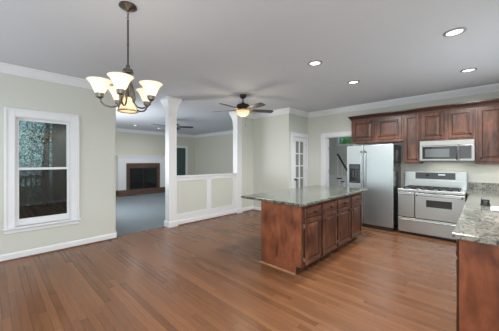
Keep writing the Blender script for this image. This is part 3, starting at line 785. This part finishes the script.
can(-1.711, 3.109, 'recessed ceiling light straight above the near end of the island', 'kitchen recessed lights')
can(-1.64, 4.312, 'recessed ceiling light above the far end of the island', 'kitchen recessed lights', 100)
can(-9.52, 3.722, 'faint recessed light in the family room ceiling, left one above the fireplace', 'family room recessed lights', 15)
can(-9.665, 4.737, 'faint recessed light in the family room ceiling, right one by the pillar', 'family room recessed lights', 15)

can(-0.2, 1.84, 'unseen recessed ceiling light added as fill over the near end of the right counter', 'kitchen recessed lights')  # out-of-view ceiling light added to brighten the kitchen
can(-0.2, 0.29, 'unseen recessed ceiling light added as fill beside the added patio door', 'kitchen recessed lights')  # another added ceiling light out of view, fill near the camera

# ------------------------------------------------------------------ chandelier
CHX, CHY = -2.275, 0.829
ROT = R(43.716)   # the arms are counted from the picture's right-hand side
ch = empty('chandelier', (CHX, CHY, 1.85), 'pewter five-arm chandelier with white glass shades hanging near the window', 'chandelier')
c0 = (CHX, CHY, 0)
MB().lathe([(0, H), (0.072, H), (0.074, H - 0.012), (0.06, H - 0.022), (0.022, H - 0.034), (0.01, H - 0.05), (0, H - 0.05)], c0, 28).build('canopy', 'nickel', ch, True)
lk = MB()
for k in range(3):
    z = H - 0.06 - k * 0.028; pts = []
    for a in range(13):
        t_ = 2 * math.pi * a / 12; q = 0.008 * math.cos(t_)
        pts.append((CHX + (q if k % 2 else 0), CHY + (0 if k % 2 else q), z + 0.018 * math.sin(t_)))
    lk.tube(pts, 0.0028, 6)
lk.build('chain', 'nickel', ch, True)
MB().lathe([(0.004, 2.665), (0.0075, 2.66), (0.0075, 2.46), (0.010, 2.458), (0.010, 2.44), (0.0075, 2.438), (0.0075, 2.27), (0.012, 2.262), (0.0, 2.262)], c0, 14).build('rod', 'nickel', ch, True)
MB().lathe([(0.0, 2.275), (0.012, 2.27), (0.018, 2.255), (0.016, 2.24), (0.04, 2.228), (0.045, 2.21), (0.045, 2.196), (0.022, 2.188), (0.02, 2.16), (0.028, 2.15), (0.014, 2.13), (0.012, 2.0), (0.02, 1.99), (0.026, 1.975), (0, 1.972)], c0, 20).build('hub', 'nickel', ch, True)
MB().lathe([(0.024, 1.985), (0.03, 1.975), (0.05, 1.93), (0.068, 1.885), (0.08, 1.862), (0.076, 1.862), (0.062, 1.888), (0.045, 1.93), (0.022, 1.975)], c0, 24, cap=False).build('down_shade', 'shade_down', ch, True)['label'] = 'shade opening downwards'
MB().lathe([(0.076, 1.872), (0.084, 1.868), (0.086, 1.858), (0.078, 1.856), (0.072, 1.862), (0.076, 1.872)], c0, 28, cap=False).build('down_shade_rim', 'brass', ch, True)['label'] = 'gold rim of the downward shade'
for k, adeg in enumerate((38, 110, 182, 254, 326)):
    a = R(adeg); dx, dy = math.cos(a), math.sin(a)
    P = lambda r, z: (CHX + dx * r, CHY + dy * r, z)
    arm = MB().tube([P(0.018, 2.15), P(0.03, 2.09), P(0.032, 2.02), P(0.05, 1.94), P(0.09, 1.895), P(0.13, 1.885), P(0.175, 1.895), P(0.204, 1.92), P(0.213, 1.96)], 0.0075, 8)
    arm.tube([P(0.055, 1.93), P(0.07, 1.97), P(0.06, 2.03), P(0.04, 2.09), P(0.022, 2.14)], 0.0045, 6)
    ao = arm.build('arm', 'nickel', ch, True)
    cc = P(0.213, 0)
    MB().lathe([(0, 1.945), (0.014, 1.947), (0.018, 1.954), (0.028, 1.958), (0.031, 1.972), (0.033, 1.99), (0.028, 1.994), (0, 1.994)], cc, 18).build('cup', 'nickel', ao, True)
    MB().lathe([(0.028, 1.988), (0.036, 1.996), (0.047, 2.018), (0.058, 2.045), (0.074, 2.075), (0.092, 2.094), (0.097, 2.098), (0.092, 2.099), (0.071, 2.078), (0.054, 2.047), (0.042, 2.02), (0.028, 1.998)], cc, 28, cap=False).build('shade', 'shade', ao, True)
    point('chandelier_bulb', P(0.213, 2.03), 0.16, 0.02)
point('chandelier_bulb', (CHX, CHY, 1.92), 0.12, 0.02)


# ------------------------------------------------------------------ ceiling fans
def ceiling_fan(name, x, y, label, angles, zb, bowl, drop):
    f = empty(name, (x, y, zb - 0.2), label, 'ceiling fan'); c = (x, y, 0)
    MB().lathe([(0, H), (0.07, H), (0.072, H - 0.03), (0.05, H - 0.065), (0.02, H - 0.08), (0, H - 0.08)], c, 24).build('canopy', 'knob', f, True)
    MB().lathe([(0.013, H - 0.07), (0.013, zb + 0.14)], c, 12).build('downrod', 'knob', f, True)
    MB().lathe([(0, zb + 0.15), (0.035, zb + 0.15), (0.04, zb + 0.125), (0.11, zb + 0.115), (0.132, zb + 0.095), (0.135, zb + 0.045), (0.12, zb + 0.03), (0.1, zb + 0.02), (0.1, zb - 0.02), (0.06, zb - 0.028), (0, zb - 0.028)], c, 32).build('motor_housing', 'knob', f, True)
    MB().lathe([(0.1, zb + 0.012), (0.112, zb + 0.01), (0.112, zb - 0.012), (0.1, zb - 0.014)], c, 32, cap=False).build('accent_band', 'brass', f, True)
    for adeg in angles:
        a = R(adeg) + ROT; d = Vector((math.cos(a), math.sin(a), 0)); e = Vector((-math.sin(a), math.cos(a), 0)); o = Vector((x, y, zb))
        up = Vector((0, 0, 1)); tilt = R(-13); ev = e * math.cos(tilt) + up * math.sin(tilt); nv = d.cross(ev)
        mb = MB(); outline = []
        for r, w in ((0.2, 0.045), (0.23, 0.055), (0.45, 0.066), (0.62, 0.07), (0.655, 0.062), (0.67, 0.04)): outline.append((r, w))
        pts = [(r, w) for r, w in outline] + [(r, -w) for r, w in reversed(outline)]
        lo = [mb.bm.verts.new(o + d * r + ev * w) for r, w in pts]; hi = [mb.bm.verts.new(o + d * r + ev * w + nv * 0.007) for r, w in pts]
        mb.bm.faces.new(lo); mb.bm.faces.new(hi[::-1])
        for k in range(len(pts)): mb.bm.faces.new((lo[k], lo[(k + 1) % len(pts)], hi[(k + 1) % len(pts)], hi[k]))
        bo = mb.build('blade', 'blade', f)
        ir = MB(); ir.tube([o + d * 0.095 + up * 0.0, o + d * 0.15 - up * 0.006, o + d * 0.21 - up * 0.004], [0.014, 0.009, 0.012], 8)
        ir.tube([o + d * 0.2 + ev * 0.03 - nv * 0.002, o + d * 0.27 + ev * 0.0 - nv * 0.004, o + d * 0.2 - ev * 0.03 - nv * 0.002], 0.007, 6)
        ir.build('blade_bracket', 'brass' if bowl else 'knob', bo, True)
    if bowl:
        b = MB().lathe([(0.1, zb - 0.012), (0.138, zb - 0.02), (0.142, zb - 0.032), (0.13, zb - 0.07), (0.1, zb - 0.105), (0.055, zb - 0.128), (0.012, zb - 0.135), (0, zb - 0.135)], c, 32).build('light_bowl', 'bowl', f, True)
        MB().lathe([(0.02, zb - 0.132), (0.016, zb - 0.145), (0.008, zb - 0.152), (0.01, zb - 0.162), (0, zb - 0.168)], c, 14).build('finial', 'knob', b, True)
        MB().tube([(x + 0.03, y + 0.05, zb - 0.03), (x + 0.03, y + 0.05, zb - 0.3)], 0.0025, 6).tube([(x + 0.03, y + 0.05, zb - 0.3), (x + 0.03, y + 0.05, zb - 0.33)], 0.007, 8).build('pull_chain', 'knob', f)
        point('fan_lamp', (x, y, zb - 0.25), 8, 0.16)
    return f
ceiling_fan('ceiling_fan', -3.609, 3.58, 'dark five-blade ceiling fan with lit alabaster bowl, in front of the far pillar', (18, 90, 162, 234, 306), 2.48, True, 0)
ceiling_fan('ceiling_fan', -7.26, 3.99, 'dark ceiling fan in the family room, mostly behind the near pillar', (14, 86, 158, 230, 302), 2.53, False, 0)

# ------------------------------------------------------------------ family room: fireplace and door
fp = empty('fireplace', (FX + 0.2, 4.66, 0), 'brown brick fireplace with white mantel panel, on the blue-grey carpet', 'fireplace')
X0 = FX + 0.002
pn = MB(); PX = FX + 0.1
for a0, a1, b0, b1 in ((3.6, 3.92, 0.008, 1.62), (5.40, 5.72, 0.008, 1.62), (3.92, 5.40, 1.345, 1.62)): pn.box(X0, PX, a0, a1, b0, b1)
pn.box(X0, PX + 0.03, 3.57, 5.75, 1.58, 1.64, 0.008)
pn.build('mantel_panel', 'trim', fp)
MB().box(X0, PX + 0.05, 3.55, 5.77, 1.64, 1.675, 0.006).build('mantel_shelf', 'trim', fp)
sr_ = MB(); BX = PX + 0.02
for a0, a1, b0, b1 in ((3.92, 4.05, 0.2, 1.345), (5.27, 5.40, 0.2, 1.345), (4.05, 5.27, 1.14, 1.345)): sr_.box(X0, BX, a0, a1, b0, b1)
sr_.build('brick_surround', 'brick', fp)
MB().box(X0, FX + 0.5, 3.5, 5.84, 0.009, 0.215, 0.006).build('hearth', 'brick', fp)
MB().box(X0, FX + 0.06, 4.05, 5.27, 0.2, 1.14).build('firebox', 'firebox', fp)
gd = MB(); gx = PX - 0.01
for a0, a1, b0, b1 in ((4.05, 4.09, 0.2, 1.14), (5.23, 5.27, 0.2, 1.14), (4.09, 5.23, 1.08, 1.14), (4.09, 5.23, 0.2, 0.25), (4.64, 4.68, 0.25, 1.08)): gd.box(gx - 0.02, gx + 0.008, a0, a1, b0, b1, 0.003)
gfo = gd.build('door_frame', 'black_matte', fp)
for a0, a1 in ((4.09, 4.64), (4.68, 5.23)): MB().box(gx - 0.012, gx - 0.006, a0, a1, 0.25, 1.08).build('glass_door', 'fire_glass', gfo)
for y in (4.61, 4.71): MB().tube([(gx + 0.02, y, 0.6), (gx + 0.02, y, 0.72)], 0.008, 8).build('door_pull', 'black_matte', gfo)

t = MB()
for a0, a1, b0, b1 in ((5.85, 5.95, 0, 2.2), (6.85, 6.95, 0, 2.2), (5.95, 6.85, 2.1, 2.2)): t.box(FX, FX + 0.022, a0, a1, b0, b1, 0.004)
struct('trim_6', t, 'trim', 'white casing of the family room door')
d3 = empty('door_3', (FX, 6.4, 0), 'dark green door in the far family room wall', kind='structure')
MB().box(FX - 0.08, FX - 0.04, 5.955, 6.845, 0.01, 2.095).build('door_slab', 'teal_door', d3)
for a0, a1 in ((6.05, 6.35), (6.45, 6.75)):
    for b0, b1 in ((0.2, 0.9), (1.05, 1.95)): MB().panel((FX - 0.04, a0, b0), (0, 1, 0), (1, 0, 0), a1 - a0, b1 - b0, [(0, -0.002), (0, 0.004), (0.02, 0.012), (0.05, 0.006)]).build('door_panel', 'teal_door', d3)

# ------------------------------------------------------------------ outdoors, through the left window and the hall window
struct('ground', MB().box(-34, -4.0, -16, 26, -1.2, -1.1), 'grass', 'dim lawn outside')
dk = MB()
for k in range(45): dk.box(-11.4, LX - 0.135, -4.6 + k * 0.131, -4.6 + k * 0.131 + 0.124, -0.2, -0.16)
struct('floor_deck', dk, 'deck', 'brown deck boards outside the window')
rl = empty('deck_railing', (-11.2, -1.5, -0.16), 'grey deck railing with upright balusters outside the left window', 'railing')
MB().box(-11.26, -11.12, -4.6, 1.28, 0.86, 0.93, 0.004).build('top_rail', 'rail', rl)
MB().box(-11.22, -11.16, -4.6, 1.28, -0.06, 0.0).build('bottom_rail', 'rail', rl)
for k in range(44): MB().box(-11.205, -11.17, -4.55 + k * 0.133, -4.51 + k * 0.133, 0.0, 0.86).build('baluster', 'rail', rl)
for y in (-4.55, -2.6, -0.65, 1.25): MB().box(-11.24, -11.14, y - 0.05, y + 0.05, -0.16, 0.95).build('post', 'rail', rl)


def tree(x, y, h, rad, zc, n, label, leafmat, group, seed, size=0.115):
    rnd = random.Random(seed)
    t = empty('tree', (x, y, -1.1), label, 'tree', group)
    pts = [(x, y, -1.1), (x + 0.1, y, h * 0.3), (x - 0.05, y + 0.1, h * 0.6), (x + 0.1, y, h)]
    tb = MB().tube(pts, [0.16, 0.13, 0.09, 0.03], 8)
    for k in range(7):
        a = rnd.uniform(0, 6.28); z = rnd.uniform(h * 0.25, h * 0.8); L = rad * rnd.uniform(0.5, 0.9)
        if size < 0: tb.tube([(x, y, z), (x + math.cos(a) * L * 0.5, y + math.sin(a) * L * 0.5, z + 0.25), (x + math.cos(a) * L, y + math.sin(a) * L, z + 0.7)], [0.05, 0.03, 0.012], 6)
    tb.build('trunk', 'bark', t)
    lf = MB(); bm = lf.bm
    for k in range(n):
        while True:
            p = Vector((rnd.uniform(-1, 1), rnd.uniform(-1, 1), rnd.uniform(-1, 1)))
            if 0.2 < p.length < 1: break
        q = Vector((x + p.x * rad, y + p.y * rad, zc + p.z * (h - zc) * 1.15))
        u = Vector((rnd.gauss(0, 1), rnd.gauss(0, 1), rnd.gauss(0, 1))).normalized(); v = u.orthogonal().normalized(); s_ = size * rnd.uniform(0.5, 1.1)
        w_ = u.cross(v)
        bm.faces.new([bm.verts.new(q + u * s_ * 0.5), bm.verts.new(q + v * s_ * 0.22 + w_ * 0.02), bm.verts.new(q - u * s_ * 0.5), bm.verts.new(q - v * s_ * 0.22 + w_ * 0.02)])
    me_parent = t
    L0 = ORIG[t]
    for vtx in bm.verts: vtx.co -= L0
    me = bpy.data.meshes.new('foliage'); bm.to_mesh(me); bm.free(); me.materials.append(M[leafmat])
    o = bpy.data.objects.new('foliage', me); COL.objects.link(o); o.parent = t; ORIG[o] = L0
    return t
tree(-15.0, 1.75, 5.0, 1.2, 1.6, 8000, 'leafy tree outside the window, nearest behind the deck railing', 'leaf', 'trees outside the left window', 1)
tree(-18.0, -0.6, 3.0, 1.6, 0.6, 8000, 'low leafy tree outside, towards the left of the window', 'leaf', 'trees outside the left window', 2)
tree(-19.5, 4.0, 6.5, 2.0, 2.2, 9000, 'tall leafy tree outside, towards the right of the window', 'leaf', 'trees outside the left window', 3)
tree(-4.3, 11.5, 5.0, 1.6, 2.4, 4000, 'bright green leafy tree seen through the high hall window', 'leaf_light', None, 5, 0.3)
